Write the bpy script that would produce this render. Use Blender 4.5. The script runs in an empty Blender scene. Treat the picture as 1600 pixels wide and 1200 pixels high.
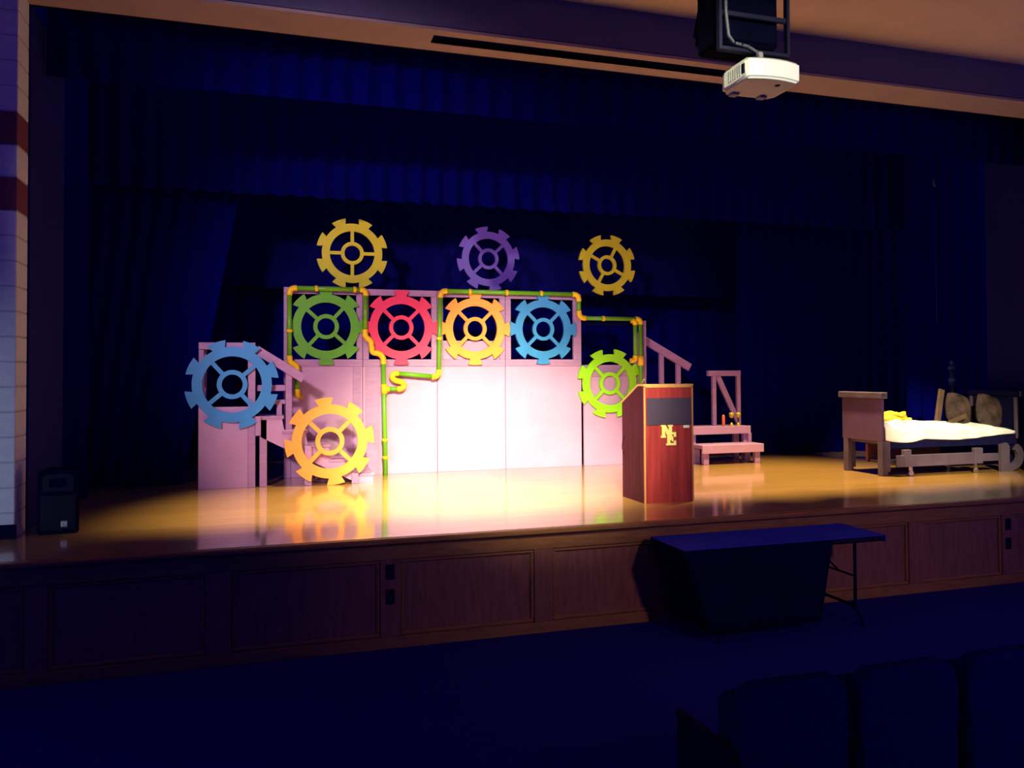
import bpy, bmesh, math, random
from mathutils import Vector, Matrix, Euler
from mathutils.geometry import tessellate_polygon

random.seed(7)
SC = bpy.context.scene
C = SC.collection
PI = math.pi
R = math.radians

# ------------------------------------------------------------------ camera
cam_d = bpy.data.cameras.new('camera')
cam = bpy.data.objects.new('camera', cam_d)
C.objects.link(cam)
cam_d.sensor_width = 36.0
cam_d.sensor_fit = 'HORIZONTAL'
cam_d.lens = 36.0 * 1250 / 1600
cam_d.shift_y = -41.7 / 1600
cam_d.clip_start = 0.05
_yaw, _pitch, _roll = R(17), R(1.2), R(0.3)
_fw = Vector((math.sin(_yaw) * math.cos(_pitch), math.cos(_yaw) * math.cos(_pitch), math.sin(_pitch)))
_r0 = Vector((math.cos(_yaw), -math.sin(_yaw), 0))
_u0 = _r0.cross(_fw)
_r = _r0 * math.cos(_roll) - _u0 * math.sin(_roll)
_u = _r0 * math.sin(_roll) + _u0 * math.cos(_roll)
m = Matrix((_r, _u, -_fw)).transposed().to_4x4()
m.translation = (0, 0, 2.11)
cam.matrix_world = m
SC.camera = cam

# ------------------------------------------------------------------ world, lights, exposure
SC.view_settings.view_transform = 'Standard'
SC.view_settings.look = 'None'
SC.view_settings.gamma = 1
SC.view_settings.use_curve_mapping = False
SC.view_settings.exposure = 0.0

w = bpy.data.worlds.new('dim_hall')
SC.world = w
w.use_nodes = True
bg = w.node_tree.nodes['Background']
bg.inputs[0].default_value = (0.02, 0.03, 1.0, 1)
bg.inputs[1].default_value = 0.34


def spot(name, loc, target, power, color, size, blend, radius):
    d = bpy.data.lights.new(name, 'SPOT')
    d.energy = power
    d.color = color
    d.spot_size = R(size)
    d.spot_blend = blend
    d.shadow_soft_size = radius
    o = bpy.data.objects.new(name, d)
    C.objects.link(o)
    o.location = loc
    o.rotation_euler = (Vector(target) - Vector(loc)).to_track_quat('-Z', 'Y').to_euler()
    return o


# front-of-house spotlight on the catwalk, aimed at the foot of the middle flats
spot('front_spotlight', (1.0, 0.8, 5.45), (2.65, 9.5, 0.95), 16500, (1.0, 0.97, 0.55), 28, 1.0, 0.30)
# softer wash from the left that carries the edges of the set and the gears above it
spot('left_wash', (-3.0, 0.2, 5.2), (2.2, 10.2, 2.2), 2750, (1.0, 0.74, 0.84), 35, 0.7, 0.35)
# overhead electrics behind the valance, lighting the boards and the right steps
spot('stage_electric', (1.5, 8.2, 6.3), (1.3, 7.6, 0.85), 4400, (1.0, 0.80, 0.40), 57, 0.9, 0.15)
spot('stage_electric', (6.4, 8.2, 6.3), (6.0, 7.9, 0.85), 4600, (1.0, 0.76, 0.34), 62, 0.9, 0.15)
# front-of-house special on the bed
spot('bed_special', (4.1, 0.9, 5.3), (8.25, 8.1, 1.30), 6500, (1.0, 0.90, 0.55), 14.5, 0.8, 0.10)
# added narrow fill from behind the camera that brightens the projector
spot('projector_fill', (2.2, -4.0, 4.4), (2.75, 3.9, 3.85), 3200, (1.0, 0.95, 0.74), 9, 0.7, 0.08)
# aisle light on the pier beside the stage
spot('aisle_light', (-3.6, 4.2, 1.3), (-2.4, 7.1, 1.5), 110, (0.80, 0.88, 1.0), 52, 1.0, 0.1)
# added warm fill from the rear, lifting the stage front and lectern
spot('front_fill', (4.6, -3.5, 4.6), (4.3, 6.2, 0.75), 640, (1.0, 0.64, 0.56), 46, 1.0, 0.3)
# added unseen lamp low on the right, a warm fill for the ceiling
spot('ceiling_fill', (9.0, 3.0, 2.2), (6.2, 5.0, 5.6), 90, (1.0, 0.60, 0.46), 100, 1.0, 0.2)


# ------------------------------------------------------------------ materials
MATS = {}


def mat(name, col, rough=0.6, metal=0.0, var=0.12, scale=6.0, stretch=(1, 1, 1), spec=0.4, bump=0.0, coat=0.0, coords='Object'):
    if name in MATS:
        return MATS[name]
    mt = bpy.data.materials.new(name)
    mt.use_nodes = True
    nt = mt.node_tree
    b = nt.nodes['Principled BSDF']
    b.inputs['Roughness'].default_value = rough
    b.inputs['Metallic'].default_value = metal
    b.inputs['Specular IOR Level'].default_value = spec
    b.inputs['Coat Weight'].default_value = coat
    b.inputs['Coat Roughness'].default_value = 0.34
    tc = nt.nodes.new('ShaderNodeTexCoord')
    mp = nt.nodes.new('ShaderNodeMapping')
    mp.inputs['Scale'].default_value = stretch
    nz = nt.nodes.new('ShaderNodeTexNoise')
    nz.inputs['Scale'].default_value = scale
    nz.inputs['Detail'].default_value = 4
    rp = nt.nodes.new('ShaderNodeValToRGB')
    rp.color_ramp.elements[0].position = 0.3
    rp.color_ramp.elements[1].position = 0.7
    rp.color_ramp.elements[0].color = (*[c * (1 - var) for c in col], 1)
    rp.color_ramp.elements[1].color = (*[min(1, c * (1 + var)) for c in col], 1)
    nt.links.new(tc.outputs[coords], mp.inputs['Vector'])
    nt.links.new(mp.outputs[0], nz.inputs['Vector'])
    nt.links.new(nz.outputs[0], rp.inputs[0])
    nt.links.new(rp.outputs[0], b.inputs['Base Color'])
    if bump:
        bp = nt.nodes.new('ShaderNodeBump')
        bp.inputs['Strength'].default_value = bump
        bp.inputs['Distance'].default_value = 0.01
        nt.links.new(nz.outputs[0], bp.inputs['Height'])
        nt.links.new(bp.outputs[0], b.inputs['Normal'])
    MATS[name] = mt
    return mt


def stage_floor_mat():
    mt = bpy.data.materials.new('varnished_boards')
    mt.use_nodes = True
    nt = mt.node_tree
    b = nt.nodes['Principled BSDF']
    b.inputs['Roughness'].default_value = 0.2
    b.inputs['Specular IOR Level'].default_value = 0.6
    b.inputs['Coat Weight'].default_value = 1.0
    b.inputs['Coat IOR'].default_value = 1.65
    b.inputs['Coat Roughness'].default_value = 0.1
    tc = nt.nodes.new('ShaderNodeTexCoord')
    br = nt.nodes.new('ShaderNodeTexBrick')
    br.inputs['Scale'].default_value = 1
    br.inputs['Brick Width'].default_value = 1.4
    br.inputs['Row Height'].default_value = 0.057
    br.inputs['Mortar Size'].default_value = 0.0012
    br.inputs['Color1'].default_value = (0.66, 0.36, 0.095, 1)
    br.inputs['Color2'].default_value = (0.56, 0.29, 0.07, 1)
    br.inputs['Mortar'].default_value = (0.34, 0.16, 0.04, 1)
    nt.links.new(tc.outputs['Object'], br.inputs['Vector'])
    mp = nt.nodes.new('ShaderNodeMapping')
    mp.inputs['Scale'].default_value = (1.0, 22, 1)
    nz = nt.nodes.new('ShaderNodeTexNoise')
    nz.inputs['Scale'].default_value = 2.2
    nz.inputs['Detail'].default_value = 5
    nt.links.new(tc.outputs['Object'], mp.inputs['Vector'])
    nt.links.new(mp.outputs[0], nz.inputs['Vector'])
    mx = nt.nodes.new('ShaderNodeMix')
    mx.data_type = 'RGBA'
    mx.blend_type = 'MULTIPLY'
    mx.inputs['Factor'].default_value = 0.45
    nt.links.new(br.outputs['Color'], mx.inputs['A'])
    nt.links.new(nz.outputs[0], mx.inputs['B'])
    nt.links.new(mx.outputs['Result'], b.inputs['Base Color'])
    mr = nt.nodes.new('ShaderNodeMapRange')
    mr.inputs['To Min'].default_value = 0.34
    mr.inputs['To Max'].default_value = 0.34
    nt.links.new(nz.outputs[0], mr.inputs['Value'])
    nt.links.new(mr.outputs[0], b.inputs['Roughness'])
    return mt


M_floor = stage_floor_mat()
M_lav = mat('lavender_paint', (0.51, 0.275, 0.47), 0.55, var=0.06, scale=2.5)
M_lav2 = mat('lavender_timber', (0.40, 0.21, 0.40), 0.5, var=0.1, scale=5, stretch=(1, 1, 6))
M_yel = mat('yellow_gear_paint', (0.64, 0.56, 0.02), 0.5, var=0.06)
M_grn = mat('green_gear_paint', (0.10, 0.36, 0.018), 0.5, var=0.06)
M_pnk = mat('pink_gear_paint', (0.78, 0.035, 0.13), 0.5, var=0.06)
M_org = mat('orange_gear_paint', (0.95, 0.33, 0.05), 0.5, var=0.06)
M_blu = mat('blue_gear_paint', (0.035, 0.25, 0.60), 0.5, var=0.06)
M_lim = mat('lime_gear_paint', (0.30, 0.74, 0.008), 0.5, var=0.06)
M_pur = mat('purple_gear_paint', (0.12, 0.055, 0.42), 0.5, var=0.06)
M_pipe = mat('green_pipe_plastic', (0.13, 0.36, 0.012), 0.35, var=0.05)
M_fit = mat('yellow_pipe_fitting', (0.85, 0.52, 0.01), 0.35, var=0.05)
M_navy = mat('navy_velvet', (0.0008, 0.0009, 0.11), 0.95, var=0.12, scale=9, spec=0.01)
M_back = mat('navy_back_cloth', (0.0008, 0.0009, 0.12), 0.95, var=0.12, scale=5, spec=0.01)
M_drop = mat('dark_blue_drop', (0.003, 0.003, 0.09), 0.9, var=0.12, scale=1.5, spec=0.01)
M_carpet = mat('navy_carpet', (0.012, 0.006, 0.18), 0.95, var=0.2, scale=60, spec=0.02)
M_wood = mat('stage_front_oak', (0.22, 0.08, 0.06), 0.42, var=0.2, scale=5, stretch=(7, 7, 1), spec=0.4)
M_woodh = mat('stage_rail_oak', (0.26, 0.105, 0.04), 0.4, var=0.2, scale=5, stretch=(1, 7, 7), spec=0.4)
M_wallw = mat('pale_painted_block', (0.55, 0.58, 0.60), 0.8, var=0.06, scale=18, bump=0.2)
M_wallm = mat('maroon_painted_block', (0.14, 0.03, 0.06), 0.8, var=0.08, scale=18, bump=0.2)
M_mortar = mat('block_mortar', (0.36, 0.37, 0.40), 0.9, var=0.08, scale=20)
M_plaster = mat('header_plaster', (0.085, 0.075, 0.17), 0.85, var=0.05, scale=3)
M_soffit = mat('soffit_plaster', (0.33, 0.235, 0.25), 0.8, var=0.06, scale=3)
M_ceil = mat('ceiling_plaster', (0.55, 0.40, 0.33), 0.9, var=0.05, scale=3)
M_black = mat('black_paint', (0.003, 0.003, 0.03), 0.9, var=0.2, spec=0.03)
M_dark = mat('dark_metal', (0.006, 0.006, 0.025), 0.6, metal=0.0, var=0.15, spec=0.15)
M_hung = mat('black_cabinet', (0.0015, 0.0015, 0.010), 0.9, var=0.2, spec=0.02)
M_cable = mat('grey_cable', (0.06, 0.06, 0.08), 0.5, var=0.1)
M_wing = mat('dark_blue_wing_wall', (0.012, 0.012, 0.12), 0.85, var=0.15, scale=3, spec=0.05)
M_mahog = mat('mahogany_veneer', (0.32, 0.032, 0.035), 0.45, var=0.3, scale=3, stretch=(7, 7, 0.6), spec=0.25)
M_mahog_shade = mat('mahogany_side_shaded', (0.062, 0.007, 0.022), 0.55, var=0.3, scale=3, stretch=(7, 7, 0.6), spec=0.1)  # same veneer as the front, its side shade put into the colour
M_edge = mat('maple_edge_trim', (0.60, 0.30, 0.10), 0.4, var=0.12, scale=6, stretch=(6, 6, 1))
M_insert = mat('slate_panel', (0.055, 0.035, 0.075), 0.5, var=0.08)
M_logo = mat('gold_letter', (0.95, 0.80, 0.25), 0.4, var=0.04)
M_logod = mat('dark_letter_edge', (0.10, 0.05, 0.02), 0.5)
M_white = mat('white_plastic', (0.82, 0.82, 0.74), 0.4, var=0.03)
M_grey = mat('grey_plastic', (0.35, 0.35, 0.36), 0.5, var=0.05)
M_sheet = mat('white_bed_sheet', (0.90, 0.88, 0.82), 0.85, var=0.03, scale=10, spec=0.1)
M_bed = mat('mauve_bed_paint', (0.085, 0.036, 0.10), 0.6, var=0.12, scale=4)
M_bedg = mat('grey_bed_timber', (0.08, 0.055, 0.09), 0.6, var=0.2, scale=5)
M_matt = mat('dark_mattress', (0.006, 0.005, 0.035), 0.9, var=0.2, spec=0.05)
M_brown = mat('brown_pillow_cloth', (0.045, 0.024, 0.020), 0.85, var=0.75, scale=8)
M_board = mat('bare_plank', (0.09, 0.05, 0.03), 0.6, var=0.25, scale=5, stretch=(6, 6, 1))
M_rope = mat('yellow_rope', (0.80, 0.56, 0.03), 0.7, var=0.2, scale=30)
M_redw = mat('red_brown_board', (0.16, 0.045, 0.04), 0.6, var=0.2)
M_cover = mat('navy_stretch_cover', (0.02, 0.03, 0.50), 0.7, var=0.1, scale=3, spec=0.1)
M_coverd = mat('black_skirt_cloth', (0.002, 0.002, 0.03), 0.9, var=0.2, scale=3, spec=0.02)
M_seat = mat('dark_seat_fabric', (0.002, 0.002, 0.075), 0.95, var=0.2, scale=30, spec=0.02)
M_chrome = mat('steel', (0.6, 0.6, 0.6), 0.25, metal=1.0, var=0.05)
M_ored = mat('orange_candle', (0.85, 0.17, 0.06), 0.4, var=0.05)
M_gold = mat('gold_paint', (0.62, 0.45, 0.06), 0.35, metal=0.3, var=0.2)
M_bluep = mat('blue_post_paint', (0.006, 0.012, 0.10), 0.6, var=0.2, spec=0.1)
M_bluew = mat('pale_blue_paint', (0.035, 0.05, 0.15), 0.6, var=0.2, spec=0.1)


# ------------------------------------------------------------------ helpers
def tag(o, label, cat, group=None, kind=None):
    if label:
        o['label'] = label
    if cat:
        o['category'] = cat
    if group:
        o['group'] = group
    if kind:
        o['kind'] = kind
    return o


def thing(name, loc, label, cat, group=None, rz=0.0):
    o = bpy.data.objects.new(name, None)
    C.objects.link(o)
    o.location = loc
    o.rotation_euler = (0, 0, rz)
    o.empty_display_size = 0.1
    return tag(o, label, cat, group)


def link(name, me, material, parent=None, loc=(0, 0, 0)):
    if material and not me.materials:
        me.materials.append(material)
    o = bpy.data.objects.new(name, me)
    C.objects.link(o)
    o.location = loc
    if parent:
        o.parent = parent
    return o


def mesh_pd(name, v, f, smooth=False):
    me = bpy.data.meshes.new(name)
    me.from_pydata([tuple(p) for p in v], [], f)
    me.update()
    if smooth:
        for p in me.polygons:
            p.use_smooth = True
    return me


def fix(bm, name, smooth=False):
    bmesh.ops.recalc_face_normals(bm, faces=bm.faces)
    me = bpy.data.meshes.new(name)
    bm.to_mesh(me)
    bm.free()
    if smooth:
        for p in me.polygons:
            p.use_smooth = True
    return me


def box_bm(bm, x0, x1, y0, y1, z0, z1, bev=0.0, mtx=None):
    r = bmesh.ops.create_cube(bm, size=1)
    vs = r['verts']
    for v in vs:
        v.co = Vector((x0 + (v.co.x + .5) * (x1 - x0), y0 + (v.co.y + .5) * (y1 - y0), z0 + (v.co.z + .5) * (z1 - z0)))
        if mtx is not None:
            v.co = mtx @ v.co
    if bev > 0:
        es = list({e for v in vs for e in v.link_edges})
        bmesh.ops.bevel(bm, geom=es, offset=bev, segments=1, affect='EDGES', profile=0.5)


def box(name, x0, x1, y0, y1, z0, z1, material, parent=None, bev=0.004, mtx=None):
    bm = bmesh.new()
    box_bm(bm, x0, x1, y0, y1, z0, z1, bev, mtx)
    return link(name, fix(bm, name), material, parent)


def beam(name, p0, p1, wd, dp, material, parent=None, bev=0.004):
    """square bar from p0 to p1, wd measured in the XZ plane, dp along Y"""
    p0, p1 = Vector(p0), Vector(p1)
    d = p1 - p0
    L = d.length
    z = d.normalized()
    y = Vector((0, 1, 0))
    x = y.cross(z)
    if x.length < 1e-4:
        x = Vector((1, 0, 0))
    x.normalize()
    y = z.cross(x)
    mt = Matrix((x, y, z)).transposed().to_4x4()
    mt.translation = p0
    return box(name, -wd / 2, wd / 2, -dp / 2, dp / 2, 0, L, material, parent, bev, mt)


def plate_me(name, loops, y0, y1, bev=0.0):
    """polygon in XZ (first loop outer, others holes) extruded from y0 to y1"""
    pts = [Vector((p[0], p[1], 0)) for lp in loops for p in lp]
    tris = tessellate_polygon([[Vector((p[0], p[1], 0)) for p in lp] for lp in loops])
    n = len(pts)
    v = [(p.x, y0, p.y) for p in pts] + [(p.x, y1, p.y) for p in pts]
    f = [tuple(t) for t in tris] + [tuple(i + n for i in reversed(t)) for t in tris]
    o = 0
    for lp in loops:
        k = len(lp)
        for i in range(k):
            j = (i + 1) % k
            f.append((o + i, o + j, o + j + n, o + i + n))
        o += k
    bm = bmesh.new()
    bv = [bm.verts.new(p) for p in v]
    for q in f:
        try:
            bm.faces.new([bv[i] for i in q])
        except ValueError:
            pass
    return fix(bm, name)


def plate(name, loops, y0, y1, material, parent=None):
    return link(name, plate_me(name, loops, y0, y1), material, parent)


def circ(r, n=48, cx=0, cz=0, a0=0.0):
    return [(cx + r * math.cos(a0 + 2 * PI * i / n), cz + r * math.sin(a0 + 2 * PI * i / n)) for i in range(n)]


def tube_me(name, pts, r, seg=12, rads=None, caps=True):
    pts = [Vector(p) for p in pts]
    n = len(pts)
    T = []
    for i in range(n):
        a = pts[max(0, i - 1)]
        b = pts[min(n - 1, i + 1)]
        T.append((b - a).normalized())
    ref = Vector((0, 1, 0)) if abs(T[0].y) < 0.9 else Vector((1, 0, 0))
    nn = (ref - T[0] * ref.dot(T[0])).normalized()
    v, f = [], []
    for i in range(n):
        nn = (nn - T[i] * nn.dot(T[i])).normalized()
        bb = T[i].cross(nn)
        rr = rads[i] if rads else r
        for k in range(seg):
            a = 2 * PI * k / seg
            v.append(pts[i] + (nn * math.cos(a) + bb * math.sin(a)) * rr)
    for i in range(n - 1):
        for k in range(seg):
            k2 = (k + 1) % seg
            f.append((i * seg + k, i * seg + k2, (i + 1) * seg + k2, (i + 1) * seg + k))
    if caps:
        f.append(tuple(reversed(range(seg))))
        f.append(tuple((n - 1) * seg + k for k in range(seg)))
    me = mesh_pd(name, v, f)
    for p in me.polygons:
        p.use_smooth = len(p.vertices) == 4
    return me


def tube(name, pts, r, material, parent=None, seg=12, rads=None):
    return link(name, tube_me(name, pts, r, seg, rads), material, parent)


def lathe(name, prof, material, parent=None, loc=(0, 0, 0), seg=20):
    """profile [(r, z)] turned about Z"""
    v, f = [], []
    n = len(prof)
    for r_, z in prof:
        for k in range(seg):
            a = 2 * PI * k / seg
            v.append((loc[0] + r_ * math.cos(a), loc[1] + r_ * math.sin(a), loc[2] + z))
    for i in range(n - 1):
        for k in range(seg):
            k2 = (k + 1) % seg
            f.append((i * seg + k, i * seg + k2, (i + 1) * seg + k2, (i + 1) * seg + k))
    f.append(tuple(reversed(range(seg))))
    f.append(tuple((n - 1) * seg + k for k in range(seg)))
    me = mesh_pd(name, v, f)
    for p in me.polygons:
        p.use_smooth = len(p.vertices) == 4
    return link(name, me, material, parent)


def structure(o):
    o['kind'] = 'structure'
    return o


def group_root(name):
    o = bpy.data.objects.new(name, None)
    C.objects.link(o)
    o['kind'] = 'structure'
    return o


ST = 0.85          # stage height
XL, XR = -1.88, 8.88   # proscenium opening

# ------------------------------------------------------------------ structure: floors, ceiling, stage
structure(box('floor', -6, 12, -9, 13, -0.1, 0.0, M_carpet, bev=0))
structure(box('ceiling', -6, 12, -1.5, 7.0, 5.61, 5.75, M_ceil, bev=0))
sf = structure(box('stage_floor', -3.6, 10.6, 6.24, 12.6, 0.62, ST, M_floor, bev=0))
structure(box('trim_1', -3.6, 10.6, 6.16, 6.24, ST - 0.045, ST, M_woodh, bev=0.012))

# stage front: rails, stiles and panels, each a piece
front = group_root('wall_stage_front')
box('backing', -3.6, 10.6, 6.262, 6.30, 0.0, 0.62, M_black, front, 0)
box('top_rail', -3.6, 10.6, 6.205, 6.262, ST - 0.17, ST - 0.045, M_woodh, front)
box('bottom_rail', -3.6, 10.6, 6.205, 6.262, 0.0, 0.09, M_woodh, front)
stiles = [(-2.70, -2.52), (-1.58, -1.44), (-0.43, -0.25), (0.83, 0.99), (2.08, 2.24), (3.33, 3.47), (4.56, 4.72), (5.84, 6.00), (6.98, 7.14), (8.2, 8.36), (9.4, 9.56)]
for a, b in stiles:
    box('stile', a, b, 6.207, 6.262, 0.09, ST - 0.17, M_wood, front)
edges = [-3.6] + [e for s in stiles for e in s] + [10.6]
for k in range(0, len(edges), 2):
    a, b = edges[k], edges[k + 1]
    box('panel', a, b, 6.238, 6.262, 0.09, ST - 0.17, M_wood, front, 0)
    # bevelled moulding round each panel
    mo = 0.03
    bm = bmesh.new()
    for (x0, x1, z0, z1) in ((a, b, ST - 0.17 - mo, ST - 0.17), (a, b, 0.09, 0.09 + mo), (a, a + mo, 0.09 + mo, ST - 0.17 - mo), (b - mo, b, 0.09 + mo, ST - 0.17 - mo)):
        box_bm(bm, x0, x1, 6.217, 6.239, z0, z1, 0.008)
    link('moulding', fix(bm, 'moulding'), M_woodh, front)

# ------------------------------------------------------------------ proscenium piers of painted block
Yf, Yb = 7.12, 7.42


def pier(name, x0, x1, jamb):
    root = group_root(name)
    box('mortar_core', x0 + 0.006, x1 - 0.006, Yf + 0.006, Yb - 0.006, ST, 5.6, M_mortar, root, 0)
    zs = [(ST + 0.197 * i, 0.197, 0) for i in range(13)] + [(3.411, 0.27, 1), (3.681, 0.25, 0), (3.931, 0.27, 1)]
    z = 4.201
    while z < 5.55:
        zs.append((z, 0.2, 0))
        z += 0.2
    cache = {}
    for i, (z, h, c) in enumerate(zs):
        L = 0.40
        x = jamb
        s = -1 if jamb == x1 else 1
        ln = L if i % 2 == 0 else L / 2
        while abs(x - jamb) < (x1 - x0) - 0.02:
            ln = min(ln, (x1 - x0) - abs(x - jamb))
            key = (round(ln, 3), round(h, 3), c)
            if key not in cache:
                bm = bmesh.new()
                box_bm(bm, 0.004, ln - 0.004, 0, Yb - Yf, 0.004, h - 0.004, 0.006)
                me = fix(bm, 'block')
                me.materials.append(M_wallm if c else M_wallw)
                cache[key] = me
            o = bpy.data.objects.new('block', cache[key])
            C.objects.link(o)
            o.parent = root
            o.location = (x - ln if s < 0 else x, Yf, z)
            x += s * ln
            ln = L
    return root


pier('wall_left', -3.68, XL, XL)
pier('wall_right', XR, 10.48, XR)
structure(box('baseboard_left', -3.68, XL + 0.012, Yf - 0.015, Yf, ST, ST + 0.11, M_black, bev=0.004))
structure(box('baseboard_right', XR - 0.012, 10.48, Yf - 0.015, Yf, ST, ST + 0.11, M_black, bev=0.004))
# wing walls behind the piers
structure(box('wall_wing_left', XL - 0.14, XL, Yb + 0.05, 8.62, ST, 5.2, M_wing))
structure(box('wall_wing_right', XR + 0.6, XR + 0.74, Yb + 0.05, 8.62, ST, 5.2, M_wing))

structure(box('wall_back', -3.6, 10.6, 12.5, 12.6, ST, 6.9, M_black, bev=0))

# header over the opening with the slot of the roll-down screen
hd = group_root('wall_header')
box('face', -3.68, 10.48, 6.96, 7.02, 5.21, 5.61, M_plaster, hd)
sx0, sx1, sy0, sy1 = 1.44, 4.95, 7.09, 7.25
bm = bmesh.new()
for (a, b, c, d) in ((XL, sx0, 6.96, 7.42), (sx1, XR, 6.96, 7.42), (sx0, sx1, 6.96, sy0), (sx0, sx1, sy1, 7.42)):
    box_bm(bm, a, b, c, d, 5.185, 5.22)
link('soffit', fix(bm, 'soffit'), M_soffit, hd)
box('slot_box', sx0, sx1, sy0, sy1, 5.33, 5.36, M_black, hd, 0)
box('slot_lip', sx0, sx1, sy0 - 0.01, sy0, 5.17, 5.34, M_black, hd, 0)
box('slot_back', sx0, sx1, sy1, sy1 + 0.01, 5.186, 5.34, M_black, hd, 0)
box('back_face', XL, 10.48, 7.42, 7.46, 5.185, 7.4, M_black, hd, 0)
# screen roller resting in the slot
rl = thing('projection_screen', (sx0 + 0.1, 7.17, 5.22), 'rolled projection screen tucked inside the long ceiling slot', 'screen')
tube('roller', [(0, 0, 0.06), (sx1 - sx0 - 0.2, 0, 0.06)], 0.045, M_black, rl)
for x in (0.0, sx1 - sx0 - 0.2):
    box('bracket', x - 0.01, x + 0.01, -0.05, 0.05, 0.0, 0.11, M_dark, rl)

# ------------------------------------------------------------------ curtains


def curtain_me(name, xa_top, xb_top, xa_bot, xb_bot, z0, z1, period=0.24, amp=0.03, hem=0.0, rows=5, seed=0):
    rnd = random.Random(seed)
    wdt = max(abs(xb_top - xa_top), abs(xb_bot - xa_bot))
    n = int(wdt / period * 8)
    ph = [0.0]
    for i in range(n):
        ph.append(ph[-1] + 2 * PI / 8 * rnd.uniform(0.75, 1.25))
    v, f = [], []
    for s in (0, 1):
        for j in range(rows + 1):
            t = j / rows
            for i in range(n + 1):
                u_ = i / n
                xa = xa_bot + (xa_top - xa_bot) * t
                xb = xb_bot + (xb_top - xb_bot) * t
                zz = z0 + (z1 - z0) * t + (hem * math.sin(ph[i]) * (1 - t))
                v.append((xa + (xb - xa) * u_, amp * (1.0 - 0.35 * t) * math.sin(ph[i]) + s * 0.012, zz))
    k = (rows + 1) * (n + 1)
    for s in (0, 1):
        for j in range(rows):
            for i in range(n):
                a = s * k + j * (n + 1) + i
                q = (a, a + 1, a + n + 2, a + n + 1)
                f.append(q if s == 0 else tuple(reversed(q)))
    for j in (0, rows):
        for i in range(n):
            a = j * (n + 1) + i
            f.append((a, a + k, a + k + 1, a + 1) if j == 0 else (a, a + 1, a + k + 1, a + k))
    for i in (0, n):
        for j in range(rows):
            a = j * (n + 1) + i
            f.append((a, a + n + 1, a + n + 1 + k, a + k) if i == 0 else (a, a + k, a + n + 1 + k, a + n + 1))
    return mesh_pd(name, v, f, True)


def curtain(name, Y, xa, xb, z0, z1, label, material=M_navy, xa_bot=None, xb_bot=None, group='stage curtains', **kw):
    me = curtain_me(name, xa, xb, xa if xa_bot is None else xa_bot, xb if xb_bot is None else xb_bot, z0, z1, **kw)
    o = link(name, me, material, None, (0, Y, 0))
    return tag(o, label, 'curtain', group)


curtain('leg_curtain', 9.22, -3.4, -1.78, ST, 6.9, 'dark navy leg curtain at the far left, beside the loudspeaker and wing wall', seed=1)
curtain('leg_curtain', 10.02, -3.3, 0.15, ST, 6.9, 'dark navy leg curtain directly behind the left stair tower', seed=2, xb_bot=-0.94)
curtain('leg_curtain', 10.66, 6.86, 10.3, ST, 6.9, 'dark navy leg curtain behind the right hand steps and railing', seed=3)
curtain('leg_curtain', 9.3, 8.75, 10.5, ST, 6.9, 'dark navy leg curtain at the far right behind the bed head', seed=4)
curtain('border_curtain', 9.62, -3.4, 10.5, 4.20, 6.9, 'long pleated navy border curtain hanging just above the gears', seed=5, rows=2, hem=0.02)
curtain('border_curtain', 7.85, -1.86, 9.46, 4.75, 6.9, 'front navy valance right behind the proscenium header', seed=6, rows=2, hem=0.012)
curtain('back_curtain', 12.3, -3.5, 10.5, ST, 6.9, 'full width dark back curtain at the rear of the stage', M_back, seed=7, period=0.34)

fg = group_root('fly_grid')
for x in (-3.6, 10.6):
    box('beam', x - 0.08, x + 0.08, 7.5, 12.6, 6.96, 7.12, M_black, fg)
for y in (7.85, 9.22, 9.3, 9.62, 10.02, 10.4, 10.66, 11.6, 12.3):
    tube('pipe_batten', [(-3.6, y, 6.93), (10.6, y, 6.93)], 0.03, M_black, fg, 8)

# the plain hanging drop seen between border and set
dr = thing('backdrop', (3.4, 11.6, 3.30), 'plain dark blue hanging drop behind the three upper gears', 'backdrop')
box('cloth', -5.6, 4.22, -0.008, 0.008, 0.04, 3.4, M_drop, dr, 0)
tube('bottom_batten', [(-5.6, 0, 0.03), (4.22, 0, 0.03)], 0.022, M_black, dr)
tube('hanging_batten', [(-5.7, 0, 3.4), (4.3, 0, 3.4)], 0.03, M_black, dr)
for x in (-5.2, -2, 1, 4):
    tube('hanging_wire', [(x, 0, 3.4), (x, 0, 3.63)], 0.003, M_black, dr, 6)

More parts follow.
